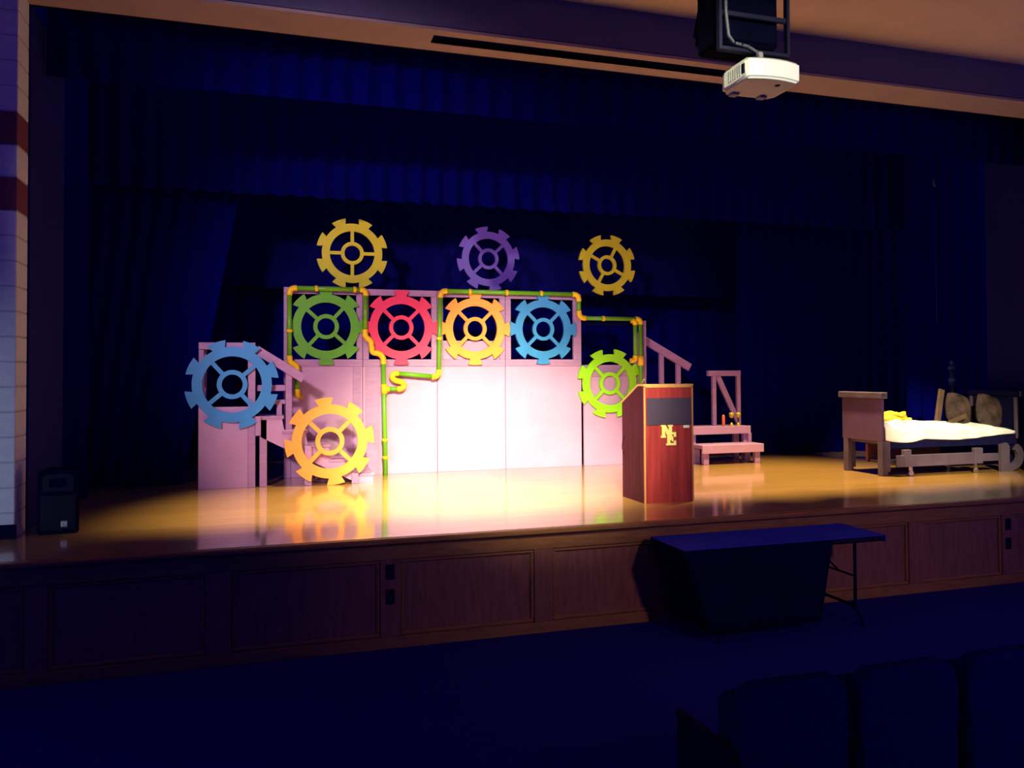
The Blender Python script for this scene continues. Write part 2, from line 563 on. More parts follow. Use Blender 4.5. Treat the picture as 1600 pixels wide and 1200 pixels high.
# ------------------------------------------------------------------ set flats
FY = 10.18      # front face of the flats
FT = 0.045      # thickness
flat_specs = [
    (0.19, 1.145, 'lavender window flat at the left end, framing the green gear'),
    (1.15, 2.10, 'lavender window flat framing the pink gear, second of the wall'),
    (2.105, 3.02, 'lavender window flat framing the upper orange gear'),
    (3.025, 4.105, 'lavender window flat framing the smaller blue gear'),
]
for k, (a, b, lab) in enumerate(flat_specs):
    W = b - a
    f = thing('set_flat', (a, FY, ST), lab, 'set flat', 'lavender window flats of the set wall')
    wl = 0.075
    wr = 0.075 if k < 3 else 0.115
    box('panel', 0, W, 0.010, FT, 0, 1.365, M_lav, f, 0.003)
    box('sill_rail', 0, W, 0.0, FT, 1.365, 1.455, M_lav2, f)
    box('top_rail', 0, W, 0.0, FT, 2.265, 2.345, M_lav2, f)
    box('stile', 0, wl, 0.0, FT, 1.455, 2.265, M_lav2, f)
    box('stile', W - wr, W, 0.0, FT, 1.455, 2.265, M_lav2, f)
    if k == 0:
        box('batten', 0, 0.085, -0.004, 0.010, 0, 1.365, M_lav2, f)
        box('batten', W - 0.12, W - 0.02, 0.0, 0.010, 0, 1.365, M_lav2, f, 0.002)
    if k == 2:
        box('inner_board', 0.075, W - 0.075, 0.02, FT, 1.455, 1.70, M_lav, f, 0.003)
    if k == 1:
        box('batten', 0.03, 0.21, 0.0, 0.010, 0, 1.365, M_lav2, f, 0.002)
    # rear braces that keep each flat upright
    for x in (0.05, W - 0.09):
        box('rear_brace', x, x + 0.04, FT, FT + 0.07, 0, 1.36, M_lav2, f)
# low flat with open frame at the right end
f = thing('set_flat', (4.14, FY, ST), 'low lavender flat behind the lime gear, beside the lectern', 'set flat', 'lavender window flats of the set wall')
W = 0.945
box('panel', 0, W, 0.010, FT, 0, 1.22, M_lav, f, 0.003)
box('sill_rail', 0, W, 0.0, FT, 1.22, 1.38, M_lav2, f)
box('end_post', W - 0.05, W, 0.0, FT, 1.38, 2.0, M_lav2, f)
box('top_bar', 0.0, W, 0.02, FT, 1.93, 1.985, M_black, f)
for x in (0.05, W - 0.09):
    box('rear_brace', x, x + 0.04, FT, FT + 0.07, 0, 1.2, M_lav2, f)


# ------------------------------------------------------------------ gears
def gear(loc, Rr, tooth_deg, spoke_deg, material, label, wires=0.0, tk=0.04):
    g = thing('stage_gear', loc, label, 'gear', 'painted stage gears')
    rb, ri, ho, hi = 0.845 * Rr, 0.63 * Rr, 0.325 * Rr, 0.222 * Rr
    ao, ab = 0.205, 0.165
    lp = []
    for k in range(8):
        c = R(tooth_deg) + k * PI / 4
        lp.append((rb, c - ab))
        for i in range(6):
            lp.append((Rr, c - ao + 2 * ao * i / 5))
        lp.append((rb, c + ab))
        nx = c + PI / 4
        for i in range(1, 5):
            a = c + ab + (nx - ab - c - ab) * i / 5
            lp.append((rb, a))
    outer = [(r_ * math.cos(a), r_ * math.sin(a)) for r_, a in lp]
    plate('toothed_rim', [outer, circ(ri, 64)], -tk / 2, tk / 2, material, g)
    plate('hub', [circ(ho, 40), circ(hi, 32)], -tk / 2, tk / 2, material, g)
    for k in range(4):
        a = R(spoke_deg) + k * PI / 2
        ca, sa = math.cos(a), math.sin(a)
        hw = 0.047 * Rr
        p = [(ho * 0.97, -hw), (ri * 1.02, -hw), (ri * 1.02, hw), (ho * 0.97, hw)]
        plate('spoke', [[(x * ca - z * sa, x * sa + z * ca) for x, z in p]], -tk / 2 + 0.004, tk / 2 - 0.004, material, g)
    if wires:
        for s in (-0.5, 0.5):
            x = s * Rr * 0.9
            tube('hanging_wire', [(x, 0, Rr * 0.72), (x, 0, wires)], 0.0022, M_black, g, 6)
    return g


GY = FY - 0.021
gear((1.04, 10.40, 3.67), 0.452, 22.5, 0, M_yel, 'yellow gear above the left end of the set wall, over the green gear', 3.26)
gear((2.85, 10.40, 3.665), 0.435, 12.5, 43, M_pur, 'dim purple gear above the middle of the set wall', 3.265)
gear((4.59, 10.40, 3.64), 0.432, 25, 62, M_yel, 'yellow gear hanging alone above the open right end of the set', 3.29)
gear((0.695, GY, 2.71), 0.478, 0, 48, M_grn, 'dark green gear in the leftmost window of the set wall')
gear((1.63, GY, 2.71), 0.478, 0, 45, M_pnk, 'hot pink gear in the second window of the set wall')
gear((2.60, GY, 2.705), 0.475, 0, 45, M_org, 'orange gear in the third window, high on the set wall')
gear((3.545, GY, 2.71), 0.470, 0, 45, M_blu, 'blue gear in the fourth window of the set wall')
gear((4.51, GY, 1.975), 0.475, 25, 45, M_lim, 'lime green gear low on the right, partly behind the lectern')
gear((-0.375, 9.455, 2.01), 0.500, 20, 41, M_blu, 'large blue gear fixed to the left stair tower')
gear((0.685, 9.40, 1.352), 0.500, 8, 46, M_org, 'yellow orange gear standing on the stage floor before the left steps')

# ------------------------------------------------------------------ pipework
PY = GY - 0.02 - 0.042
pw = thing('pipework', (0, PY, ST), 'green pipe run with yellow elbows winding over the lavender set wall', 'pipes')
pr, fr = 0.029, 0.036


def arc_elbow(p, a, b, rad=0.075):
    """quarter bend through corner p, coming from direction a and leaving to direction b"""
    p, a, b = Vector(p), Vector(a).normalized(), Vector(b).normalized()
    s = p - a * rad
    e = p + b * rad
    pts = [s - a * 0.015]
    for i in range(9):
        t = i / 8
        pts.append(s * (1 - t) ** 2 + p * 2 * t * (1 - t) + e * t * t)
    pts.append(e + b * 0.015)
    return pts


def V(x, z):
    return (x, 0, z)


def straight(a, b):
    tube('pipe', [V(*a), V(*b)], pr, M_pipe, pw)


def elbow(c, a, b, rad=0.075):
    tube('elbow', arc_elbow(V(*c), V(*a), V(*b), rad), fr, M_fit, pw)


def coupling(c, horiz):
    d = 0.018
    a, b = ((c[0] - d, c[1]), (c[0] + d, c[1])) if horiz else ((c[0], c[1] - d), (c[0], c[1] + d))
    tube('coupling', [V(*a), V(*b)], fr + 0.002, M_fit, pw)


def bend(pts):
    """smooth bend through the points (Catmull-Rom)"""
    P = [Vector(V(*p)) for p in pts]
    P = [P[0] * 2 - P[1]] + P + [P[-1] * 2 - P[-2]]
    out = []
    for i in range(1, len(P) - 2):
        for k in range(6):
            t = k / 6
            a, b, c, d = P[i - 1], P[i], P[i + 1], P[i + 2]
            out.append(0.5 * ((2 * b) + (c - a) * t + (2 * a - 5 * b + 4 * c - d) * t * t + (3 * b - a - 3 * c + d) * t ** 3))
    out.append(P[-2])
    tube('bend', out, fr, M_fit, pw)


RT, LF, UP, DN = (1, 0), (-1, 0), (0, 1), (0, -1)
# left loop
elbow((0.255, 2.325), UP, RT)
straight((0.255, 1.47), (0.255, 2.26))
coupling((0.255, 1.80), False)
bend([(0.255, 1.50), (0.262, 1.43), (0.30, 1.40), (0.335, 1.375), (0.345, 1.32)])
straight((0.345, 1.33), (0.345, 1.07))
bend([(0.345, 1.09), (0.35, 1.035), (0.37, 1.005), (0.41, 0.995)])
straight((0.32, 2.325), (1.11, 2.325))
coupling((0.575, 2.325), True)
coupling((1.04, 2.325), True)
elbow((1.175, 2.325), RT, DN, 0.06)
straight((1.175, 2.26), (1.165, 1.80))
bend([(1.165, 1.83), (1.172, 1.745), (1.235, 1.68), (1.245, 1.61)])
bend([(1.245, 1.62), (1.262, 1.545), (1.34, 1.525), (1.39, 1.47), (1.395, 1.39)])
straight((1.395, 1.40), (1.42, 0.0))
tube('tee', [V(1.405, 1.14), V(1.408, 1.02)], fr + 0.004, M_fit, pw)
tube('tee_branch', [V(1.41, 1.08), V(1.47, 1.08)], fr, M_fit, pw)
straight((1.46, 1.08), (1.58, 1.08))
coupling((1.413, 0.44), False)
coupling((1.417, 0.22), False)
# S bend and middle riser
bend([(1.565, 1.08), (1.625, 1.085), (1.655, 1.125), (1.625, 1.165), (1.54, 1.19), (1.505, 1.235), (1.535, 1.275), (1.585, 1.275)])
straight((1.575, 1.275), (2.02, 1.235))
elbow((2.105, 1.228), RT, UP, 0.08)
straight((2.105, 1.30), (2.125, 2.25))
coupling((2.112, 1.72), False)
elbow((2.127, 2.335), UP, RT, 0.075)
straight((2.20, 2.335), (3.96, 2.335))
for x in (2.52, 3.02, 3.50):
    coupling((x, 2.335), True)
elbow((4.04, 2.335), RT, DN, 0.08)
straight((4.04, 2.26), (4.04, 2.09))
elbow((4.04, 2.015), DN, RT, 0.085)
straight((4.12, 2.015), (4.88, 2.015))
coupling((4.40, 2.015), True)
elbow((4.955, 2.015), RT, DN, 0.06)
elbow((4.875, 1.99), RT, DN, 0.045)
straight((4.955, 1.96), (4.955, 0.75))
straight((4.875, 1.95), (4.875, 1.46))
elbow((4.875, 1.435), DN, LF, 0.06)
tube('tee', [V(4.955, 1.50), V(4.955, 1.37)], fr + 0.004, M_fit, pw)
straight((4.955, 0.76), (4.955, 0.0))

# ------------------------------------------------------------------ left stair tower and steps
tw = thing('stair_tower', (-0.73, 9.48, ST), 'lavender open-topped tower at the left end, under the large blue gear', 'stair tower')
box('panel', 0.0, 0.52, 0.0, 0.02, 0.0, 0.91, M_lav, tw, 0.003)
box('post', 0.52, 0.60, -0.004, 0.075, 0.0, 1.62, M_lav2, tw)
box('post', 0.0, 0.055, 0.02, 0.09, 0.0, 1.55, M_lav2, tw)
box('top_rail', 0.0, 0.60, -0.002, 0.075, 1.55, 1.63, M_lav2, tw)
box('mid_rail', 0.0, 0.52, 0.02, 0.06, 0.83, 0.91, M_lav2, tw)
box('rear_post', 0.0, 0.055, 0.42, 0.48, 0.0, 1.63, M_lav2, tw)
box('side_rail', 0.0, 0.055, 0.09, 0.42, 1.55, 1.62, M_lav2, tw)
box('foot_block', 0.05, 0.12, 0.03, 0.30, 0.0, 0.05, M_lav2, tw)

sl = thing('stair_unit', (-0.10, 9.46, ST), 'lavender wooden steps descending right from the left tower, behind the floor gear', 'stairs', 'stage stairs')
treads = [(0.0, 0.28, 0.80), (0.26, 0.54, 0.635), (0.52, 0.80, 0.46), (0.78, 1.06, 0.285), (1.04, 1.31, 0.11)]
for (a, b, z) in treads:
    box('tread', a, b, 0.022, 0.60, z - 0.04, z, M_lav2, sl, 0.006)
# saw-tooth stringers
saw = []
for (a, b, z) in treads:
    saw += [(a + 0.03, z - 0.04), (b - 0.02, z - 0.04)]
saw += [(1.29, 0.0), (1.10, 0.0), (0.03, 0.56)]
for y in (0.03, 0.55):
    plate('stringer', [saw], y, y + 0.03, M_lav, sl)
for x, h in ((0.055, 0.76), (0.545, 0.45), (1.075, 0.12)):
    box('leg', x - 0.04, x + 0.04, -0.03 if x > 0.2 else 0.03, 0.0 if x > 0.2 else 0.11, 0.0, h, M_lav2, sl)
for x, h in ((0.055, 0.76), (0.545, 0.42)):
    box('leg', x - 0.04, x + 0.04, 0.5, 0.58, 0.0, h, M_lav2, sl)
beam('hand_rail', (-0.02, 0.06, 1.55), (0.50, 0.06, 1.22), 0.10, 0.045, M_lav2, sl)
box('rail_post', 0.30, 0.37, 0.085, 0.13, 0.60, 1.36, M_lav2, sl)
box('guard_rail', -0.02, 0.30, 0.10, 0.135, 1.08, 1.15, M_lav2, sl)
box('guard_rail', -0.02, 0.30, 0.10, 0.135, 0.93, 0.98, M_lav2, sl)
box('baluster', 0.20, 0.26, 0.09, 0.13, 0.80, 0.95, M_lav2, sl)
box('bracket', -0.03, 0.03, -0.01, 0.05, 0.58, 0.80, M_lav2, sl)

# ------------------------------------------------------------------ right steps, railing
srt = thing('stair_unit', (5.62, 9.74, ST), 'two lavender wooden steps with a braced railing, right of the lectern', 'stairs', 'stage stairs')
box('tread', 0.06, 1.03, -0.01, 0.30, 0.22, 0.27, M_lav2, srt, 0.006)
box('apron', 0.06, 1.03, -0.035, -0.01, 0.155, 0.27, M_lav, srt)
for x in (0.09, 0.90):
    for y in (0.0, 0.24):
        box('leg', x, x + 0.085, y - 0.01, y + 0.05, 0.0, 0.22, M_lav2, srt)
box('tread', 0.02, 1.0, 0.26, 0.62, 0.45, 0.50, M_lav2, srt, 0.006)
box('apron', 0.02, 1.0, 0.235, 0.26, 0.395, 0.505, M_lav, srt)
for x in (0.05, 0.90):
    for y in (0.30, 0.54):
        box('leg', x, x + 0.085, y - 0.03, y + 0.03, 0.0, 0.45, M_lav2, srt)
box('leg', 0.955, 1.01, 0.23, 0.27, 0.27, 0.40, M_lav2, srt)
box('riser_board', 0.17, 0.90, 0.53, 0.56, 0.08, 0.22, M_redw, srt)
# braced railing frame on the upper step
box('rail_post', 0.955, 1.015, 0.50, 0.55, 0.50, 1.29, M_lav2, srt)
box('rail_post', 0.55, 0.61, 0.50, 0.55, 0.50, 1.22, M_lav2, srt)
box('top_rail', 0.48, 1.015, 0.495, 0.555, 1.215, 1.295, M_lav2, srt)
beam('brace', (0.64, 0.525, 1.22), (0.985, 0.525, 0.53), 0.075, 0.03, M_lav2, srt)

rg = thing('platform_railing', (5.05, 10.41, ST), 'sloping lavender handrail rising behind the lectern', 'railing')
beam('hand_rail', (0.0, 0, 1.80), (0.84, 0, 1.345), 0.105, 0.045, M_lav2, rg)
box('baluster', 0.36, 0.43, 0.0, 0.045, 0.0, 1.60, M_lav2, rg)
box('baluster', 0.63, 0.70, 0.0, 0.045, 0.0, 1.45, M_lav2, rg)
box('base_plate', -0.02, 0.74, -0.03, 0.07, 0.0, 0.05, M_lav2, rg)
box('end_post', -0.02, 0.03, 0.0, 0.045, 0.0, 1.84, M_lav2, rg)

# things on the upper step
cd = thing('candle', (6.24, 10.08, ST + 0.50), 'slim orange red candle-like stick on the upper right step', 'candle')
lathe('stick', [(0.018, 0), (0.022, 0.02), (0.022, 0.14), (0.016, 0.158), (0.004, 0.162)], M_ored, cd)
lathe('tip', [(0.003, 0.16), (0.002, 0.178)], M_black, cd, seg=8)


def goblet(loc, label):
    g = thing('goblet', loc, label, 'goblet', 'small goblets on the step')
    lathe('foot', [(0.032, 0), (0.034, 0.008), (0.018, 0.03), (0.008, 0.05)], M_gold, g)
    lathe('stem', [(0.008, 0.045), (0.006, 0.07), (0.010, 0.09), (0.007, 0.115)], M_dark, g)
    lathe('cup', [(0.007, 0.112), (0.030, 0.13), (0.036, 0.16), (0.033, 0.19), (0.029, 0.19), (0.030, 0.16), (0.006, 0.125)], M_gold, g)
    return g


goblet((6.36, 10.06, ST + 0.50), 'small gold topped goblet next to the orange stick')
goblet((6.47, 10.06, ST + 0.50), 'small gold goblet nearest the railing post')

# ------------------------------------------------------------------ lectern
lc = thing('lectern', (3.485, 7.04, ST), 'dark red wooden lectern with gold letters on its front', 'lectern')
LW, LD = 0.535, 0.50
side = [(0.022, 0.0), (LD, 0.0), (LD, 0.955), (0.12, 1.135), (0.022, 1.135)]


def side_panel(name, x0, x1, poly, material, parent):
    me = plate_me(name, [poly], x0, x1)
    for v in me.vertices:          # plate is XZ extruded in Y: swap so the profile runs along Y
        v.co = Vector((v.co.y, v.co.x, v.co.z))
    bm = bmesh.new()
    bm.from_mesh(me)
    bmesh.ops.recalc_face_normals(bm, faces=bm.faces)
    bm.to_mesh(me)
    bm.free()
    return link(name, me, material, parent)


side_panel('side_panel', 0.0, 0.022, side, M_mahog_shade, lc)
side_panel('side_panel', LW - 0.022, LW, side, M_mahog_shade, lc)
box('front_panel', 0.0, LW, 0.004, 0.022, 0.0, 1.15, M_mahog, lc, 0)
box('back_panel', 0.022, LW - 0.022, LD - 0.03, LD - 0.01, 0.0, 0.62, M_mahog_shade, lc)
box('shelf', 0.022, LW - 0.022, 0.06, LD - 0.03, 0.60, 0.62, M_mahog_shade, lc)
tp = [(0.0, 1.135), (0.125, 1.135), (LD + 0.01, 0.953), (LD + 0.01, 0.972), (0.128, 1.155), (0.0, 1.155)]
side_panel('reading_top', -0.004, LW + 0.004, tp, M_edge, lc)
for x in (0.0, LW - 0.016):
    box('edge_trim', x, x + 0.016, -0.002, 0.006, 0.0, 1.135, M_edge, lc, 0.002)
box('edge_trim', 0.0, LW, -0.002, 0.006, 1.12, 1.137, M_edge, lc, 0.002)
box('front_insert', 0.03, LW - 0.022, -0.004, 0.006, 0.755, 1.02, M_insert, lc, 0.002)
# slab-serif N and E
N_ = [(0, 0), (.42, 0), (.42, .15), (.34, .15), (.34, .52), (.66, 0), (.92, 0), (.92, .85), (1, .85), (1, 1), (.58, 1), (.58, .85), (.66, .85), (.66, .50), (.36, 1), (0, 1), (0, .85), (.08, .85), (.08, .15), (0, .15)]
E_ = [(0, 0), (1, 0), (1, .36), (.80, .36), (.76, .18), (.42, .18), (.42, .40), (.56, .40), (.58, .30), (.72, .30), (.72, .70), (.58, .70), (.56, .60), (.42, .60), (.42, .82), (.76, .82), (.80, .64), (1, .64), (1, 1), (0, 1), (0, .84), (.11, .84), (.11, .16), (0, .16)]


def letter(name, poly, x, z, sx, sz, y):
    lg = plate(name, [[(x + p[0] * sx, z + p[1] * sz) for p in poly]], y - 0.006, y, M_logo, lc)
    return lg


letter('letter_n', N_, 0.180, 0.632, 0.130, 0.128, 0.004)
letter('letter_e', E_, 0.232, 0.556, 0.108, 0.128, -0.003)
box('name_tag', 0.425, 0.49, -0.003, 0.005, 0.722, 0.748, M_white, lc, 0.002)
tube('microphone_neck', [(0.05, 0.14, 1.14), (0.05, 0.13, 1.17), (0.045, 0.10, 1.195), (0.04, 0.07, 1.20)], 0.004, M_chrome, lc, 8)
lathe('microphone_base', [(0.022, 0), (0.022, 0.012), (0.008, 0.016)], M_dark, lc, (0.05, 0.14, 1.135), 12)
tube('cable', [(-0.002, 0.44, 0.62), (-0.02, 0.45, 0.58), (-0.024, 0.46, 0.50), (-0.003, 0.46, 0.44)], 0.003, M_black, lc, 6)

# ------------------------------------------------------------------ loudspeaker by the pier
sp = thing('loudspeaker', (-1.60, 7.20, ST), 'black loudspeaker on the stage floor beside the left pier', 'loudspeaker', rz=R(6))
plan = [(-0.15, 0.0), (0.15, 0.0), (0.13, 0.12), (0.08, 0.26), (-0.08, 0.26), (-0.13, 0.12)]
bm = bmesh.new()
lo = [bm.verts.new((x, y, 0.0)) for x, y in plan]
hi_ = [bm.verts.new((x, y + (0.012 if y == 0 else 0), 0.51)) for x, y in plan]
bm.faces.new(lo)
bm.faces.new(hi_)
for i in range(6):
    j = (i + 1) % 6
    bm.faces.new((lo[i], lo[j], hi_[j], hi_[i]))
bmesh.ops.bevel(bm, geom=list(bm.edges), offset=0.012, segments=2, affect='EDGES')
link('cabinet', fix(bm, 'cabinet'), M_black, sp)
box('grille', -0.125, 0.125, -0.008, 0.008, 0.03, 0.31, M_dark, sp, 0.004)
lp = [(x, z) for x, z in ((-0.11, 0.34), (0.11, 0.34), (0.11, 0.46), (0.07, 0.48), (-0.07, 0.48), (-0.11, 0.46))]
plate('horn_flare', [lp, [(x * 0.55, 0.41 + (z - 0.41) * 0.5) for x, z in lp]], -0.004, 0.012, M_dark, sp)
box('logo_badge', 0.02, 0.068, -0.012, -0.006, 0.055, 0.105, M_grey, sp, 0.002)
evE = [(0.024, 0.066), (0.040, 0.066), (0.040, 0.073), (0.031, 0.073), (0.031, 0.078), (0.039, 0.078), (0.039, 0.084), (0.031, 0.084), (0.031, 0.089), (0.040, 0.089), (0.040, 0.096), (0.024, 0.096)]
evV = [(0.043, 0.096), (0.052, 0.064), (0.056, 0.064), (0.065, 0.096), (0.058, 0.096), (0.054, 0.078), (0.050, 0.096)]
for p in (evE, evV):
    plate('logo_letter', [p], -0.0135, -0.011, M_white, sp)

# ------------------------------------------------------------------ bed on the right
bd = thing('prop_bed', (7.10, 7.95, ST), 'mauve wooden prop bed at the right of the stage', 'bed')
BL, BW = 2.12, 0.70
box('footboard', 0.0, 0.035, 0.0, BW, 0.42, 0.94, M_bed, bd)
box('footboard_cap', -0.03, 0.065, -0.03, BW + 0.04, 0.94, 1.015, M_bedg, bd, 0.008)
for y in (0.0, BW - 0.10):
    box('leg', 0.0, 0.085, y, y + 0.085, 0.0, 0.42, M_bedg, bd)
    box('leg', 0.04, 0.115, y - 0.005, y + 0.03, 0.05, 0.43, M_bedg, bd)
box('base', 0.05, BL - 0.02, 0.03, BW - 0.03, 0.38, 0.46, M_bedg, bd)
box('side_rail', 0.05, BL - 0.03, 0.0, 0.03, 0.33, 0.46, M_matt, bd)
box('mattress', 0.05, BL - 0.04, 0.03, BW - 0.03, 0.46, 0.54, M_matt, bd, 0.03)
box('headboard_post', BL - 0.03, BL, -0.01, 0.03, 0.40, 0.93, M_bedg, bd)
box('headboard_post', BL - 0.03, BL, BW - 0.03, BW + 0.01, 0.40, 0.93, M_bedg, bd)
box('headboard', BL, BL + 0.025, 0.0, BW, 0.42, 0.94, M_matt, bd)
box('headboard_cap', BL - 0.02, BL + 0.06, -0.03, BW + 0.04, 0.94, 1.01, M_matt, bd, 0.008)
box('cap_end', BL + 0.0, BL + 0.05, -0.042, -0.03, 0.935, 1.01, M_bedg, bd)
for y in (0.0, BW - 0.085):
    box('leg', BL - 0.07, BL + 0.015, y + 0.02, y + 0.085, 0.0, 0.42, M_matt, bd)

# white sheet: a wavy top with a hanging front hem
sv, sfc = [], []
NX, prof = 70, 16
for i in range(NX + 1):
    t = i / NX
    x = 0.045 + t * (BL - 0.10)
    top = 0.648 - 0.03 * t - 0.085 * max(0, t - 0.55) / 0.45 + 0.012 * math.sin(9 * t) + 0.010 * math.sin(23 * t + 1) + 0.008 * math.sin(41 * t)
    hem = 0.435 - 0.035 * math.sin(PI * min(1, t / 0.28)) * (t < 0.28) - 0.022 * math.sin(PI * max(0, (t - 0.30)) / 0.55) * (t < 0.85) + 0.03 * max(0, t - 0.55) / 0.45
    for j in range(prof + 1):
        s = j / prof
        if s < 0.45:
            q = s / 0.45
            y = 0.66 - q * 0.62
            z = top + 0.015 * math.sin(7 * t + 6 * q) * (1 - q) - 0.02 * q ** 4
        else:
            q = (s - 0.45) / 0.55
            y = 0.04 - 0.055 * min(1, q * 4) - 0.012 * math.sin(30 * t + 2 * math.sin(9 * t)) * q
            z = (top - 0.02) * (1 - q) + hem * q
        sv.append((x, y, z))
for i in range(NX):
    for j in range(prof):
        a = i * (prof + 1) + j
        sfc.append((a, a + 1, a + prof + 2, a + prof + 1))
shm = mesh_pd('bed_sheet', sv, sfc, True)
sh = link('bed_sheet', shm, M_sheet, None, (7.10, 7.95, ST))
so = sh.modifiers.new('thickness', 'SOLIDIFY')
so.thickness = 0.03
so.offset = -1
tag(sh, 'bright white rumpled sheet spread over the bed', 'bed sheet')

# yellow rope coil on the sheet by the footboard
rp_ = thing('rope_coil', (7.40, 8.16, ST + 0.655), 'tangled yellow rope lying on the sheet near the footboard', 'rope')
rnd = random.Random(3)
for k in range(5):
    pts = []
    n = 34
    ph = rnd.random() * 6
    for i in range(n + 1):
        a = 2 * PI * i / n
        rx = 0.20 - 0.018 * k + 0.02 * math.sin(3 * a + ph)
        pts.append((rx * math.cos(a) + 0.01 * k, 0.13 * math.sin(a) * (1 + 0.15 * math.sin(2 * a + ph)), 0.014 + 0.017 * k + 0.012 * math.sin(4 * a + ph) + 0.012))
    tube('coil', pts, 0.012, M_rope, rp_, 7)
tube('loose_end', [(0.18, -0.05, 0.03), (0.24, -0.10, 0.025), (0.20, -0.14, 0.02), (0.08, -0.13, 0.03), (-0.10, -0.12, 0.04), (-0.20, -0.10, 0.02)], 0.012, M_rope, rp_, 7)


def pillow(loc, size, rot, label):
    w_, h_, t_ = size
    n = 16
    v, f = [], []
    for s in (1, -1):
        for j in range(n + 1):
            for i in range(n + 1):
                a, b = 2 * i / n - 1, 2 * j / n - 1
                e = max(0, (1 - a ** 4) * (1 - b ** 4)) ** 0.5
                wr = 0.006 * math.sin(7 * a + 5 * b) + 0.005 * math.sin(13 * b - 4 * a)
                xx, zz = a * math.sqrt(1 - 0.30 * b * b), b * math.sqrt(1 - 0.30 * a * a)
                v.append((xx * w_ / 2 * 1.06, s * (t_ / 2 * e + wr * e), zz * h_ / 2 * 1.06))
    k = (n + 1) ** 2
    for s in (0, 1):
        for j in range(n):
            for i in range(n):
                q = s * k + j * (n + 1) + i
                p = (q, q + 1, q + n + 2, q + n + 1)
                f.append(p if s == 0 else tuple(reversed(p)))
    me = mesh_pd('pillow', v, f, True)
    o = link('pillow', me, M_brown, None, loc)
    o.rotation_euler = rot
    return tag(o, label, 'pillow', 'brown pillows on the bed')


pillow((8.63, 8.31, ST + 0.775), (0.38, 0.40, 0.13), (R(-14), R(14), R(0)), 'brown pillow leaning on the bed beside the slanted plank')
pillow((9.02, 8.20, ST + 0.745), (0.40, 0.42, 0.14), (R(-14), R(16), R(0)), 'patterned brown pillow nearest the head of the bed')
pk = beam('plank', (8.28, 8.30, ST + 0.60), (8.42, 8.36, ST + 1.03), 0.085, 0.03, M_board)
tag(pk, 'bare wooden plank leaning upright against the brown pillow on the bed', 'plank')
pk2 = beam('plank', (8.26, 8.12, ST + 0.60), (8.56, 8.12, ST + 0.70), 0.05, 0.04, M_board)
tag(pk2, 'short pale wood offcut lying before the pillows on the sheet', 'plank')

# low trolley under the bed
tr = thing('low_trolley', (7.24, 7.86, ST), 'low grey timber trolley on casters beneath the bed', 'trolley')
box('front_board', 0.0, 1.30, 0.0, 0.035, 0.115, 0.255, M_bedg, tr)
box('end_block', 0.10, 0.20, -0.01, 0.05, 0.115, 0.32, M_bedg, tr)
box('end_block', 1.18, 1.30, -0.01, 0.05, 0.115, 0.31, M_bedg, tr)
box('rail_end', 1.30, 1.56, 0.0, 0.035, 0.14, 0.235, M_bedg, tr)
box('deck', 0.03, 1.28, 0.05, 0.50, 0.13, 0.17, M_bedg, tr)
box('back_board', 0.0, 1.15, 0.50, 0.54, 0.13, 0.36, M_redw, tr)
for x in (0.22, 1.22):
    for y in (0.03, 0.46):
        c = tube('caster', [(x, y - 0.012, 0.034), (x, y + 0.012, 0.034)], 0.033, M_chrome, tr, 14)
        box('fork', x - 0.012, x + 0.012, y - 0.018, y + 0.018, 0.03, 0.13, M_chrome, c, 0.002)

# D-shaped cutout at the head end
dsh = thing('wooden_cutout', (8.84, 7.86, ST), 'dull mauve D-shaped wooden cutout under the head end of the bed', 'cutout')
arc = [(0.14, 0.0)] + [(0.14 + 0.235 * math.sin(a), 0.19 - 0.19 * math.cos(a)) for a in [PI * i / 14 for i in range(1, 12)]]
arc_in = [(0.14 + 0.13 * math.sin(a), 0.19 - 0.10 * math.cos(a)) for a in [PI * i / 14 for i in range(11, 0, -1)]] + [(0.14, 0.09)]
plate('upright', [[(0, 0), (0.14, 0), (0.14, 0.32), (0.10, 0.36), (0, 0.34)]], 0, 0.04, M_bedg, dsh)
plate('curved_piece', [arc + arc_in], 0.0, 0.04, M_bedg, dsh)

# painted post behind the bed
pp = thing('painted_post', (9.20, 8.95, ST), 'slim dim blue painted post standing behind the bed pillows', 'post')
lathe('base', [(0.13, 0), (0.13, 0.02), (0.03, 0.04)], M_dark, pp)
lathe('pole', [(0.022, 0.03), (0.022, 1.10)], M_dark, pp)
lathe('sleeve', [(0.03, 1.06), (0.042, 1.09), (0.042, 1.32), (0.036, 1.35)], M_bluep, pp)
lathe('band', [(0.046, 1.29), (0.052, 1.30), (0.052, 1.335), (0.046, 1.345)], M_bluew, pp)
lathe('band', [(0.043, 1.12), (0.046, 1.13), (0.046, 1.16), (0.043, 1.17)], M_bluew, pp)
lathe('finial', [(0.02, 1.35), (0.028, 1.38), (0.02, 1.42), (0.006, 1.43)], M_bluew, pp)

# pull cord hanging by the right wing
rc = thing('pull_cord', (8.55, 8.55, ST + 1.9), 'thin pale cord hanging in the dark above the bed', 'cord')
tube('line', [(0, 0, 0.0), (0.01, 0, 1.9), (0.0, 0, 5.0)], 0.004, M_bluep, rc, 6)
lathe('toggle', [(0.006, 1.84), (0.02, 1.86), (0.022, 1.92), (0.008, 1.96)], M_bluew, rc, (0.0, 0, 0), 10)

# ------------------------------------------------------------------ outlets on the stage front


def outlet(x, z, label):
    o = thing('wall_outlet', (x, 6.207, z), label, 'outlet', 'outlet plates on the stage front')
    box('cover_plate', -0.035, 0.035, -0.008, 0.0, -0.058, 0.058, M_dark, o, 0.003)
    for dz in (-0.024, 0.024):
        tube('socket', [(0, -0.012, dz), (0, -0.006, dz)], 0.016, M_black, o, 12)


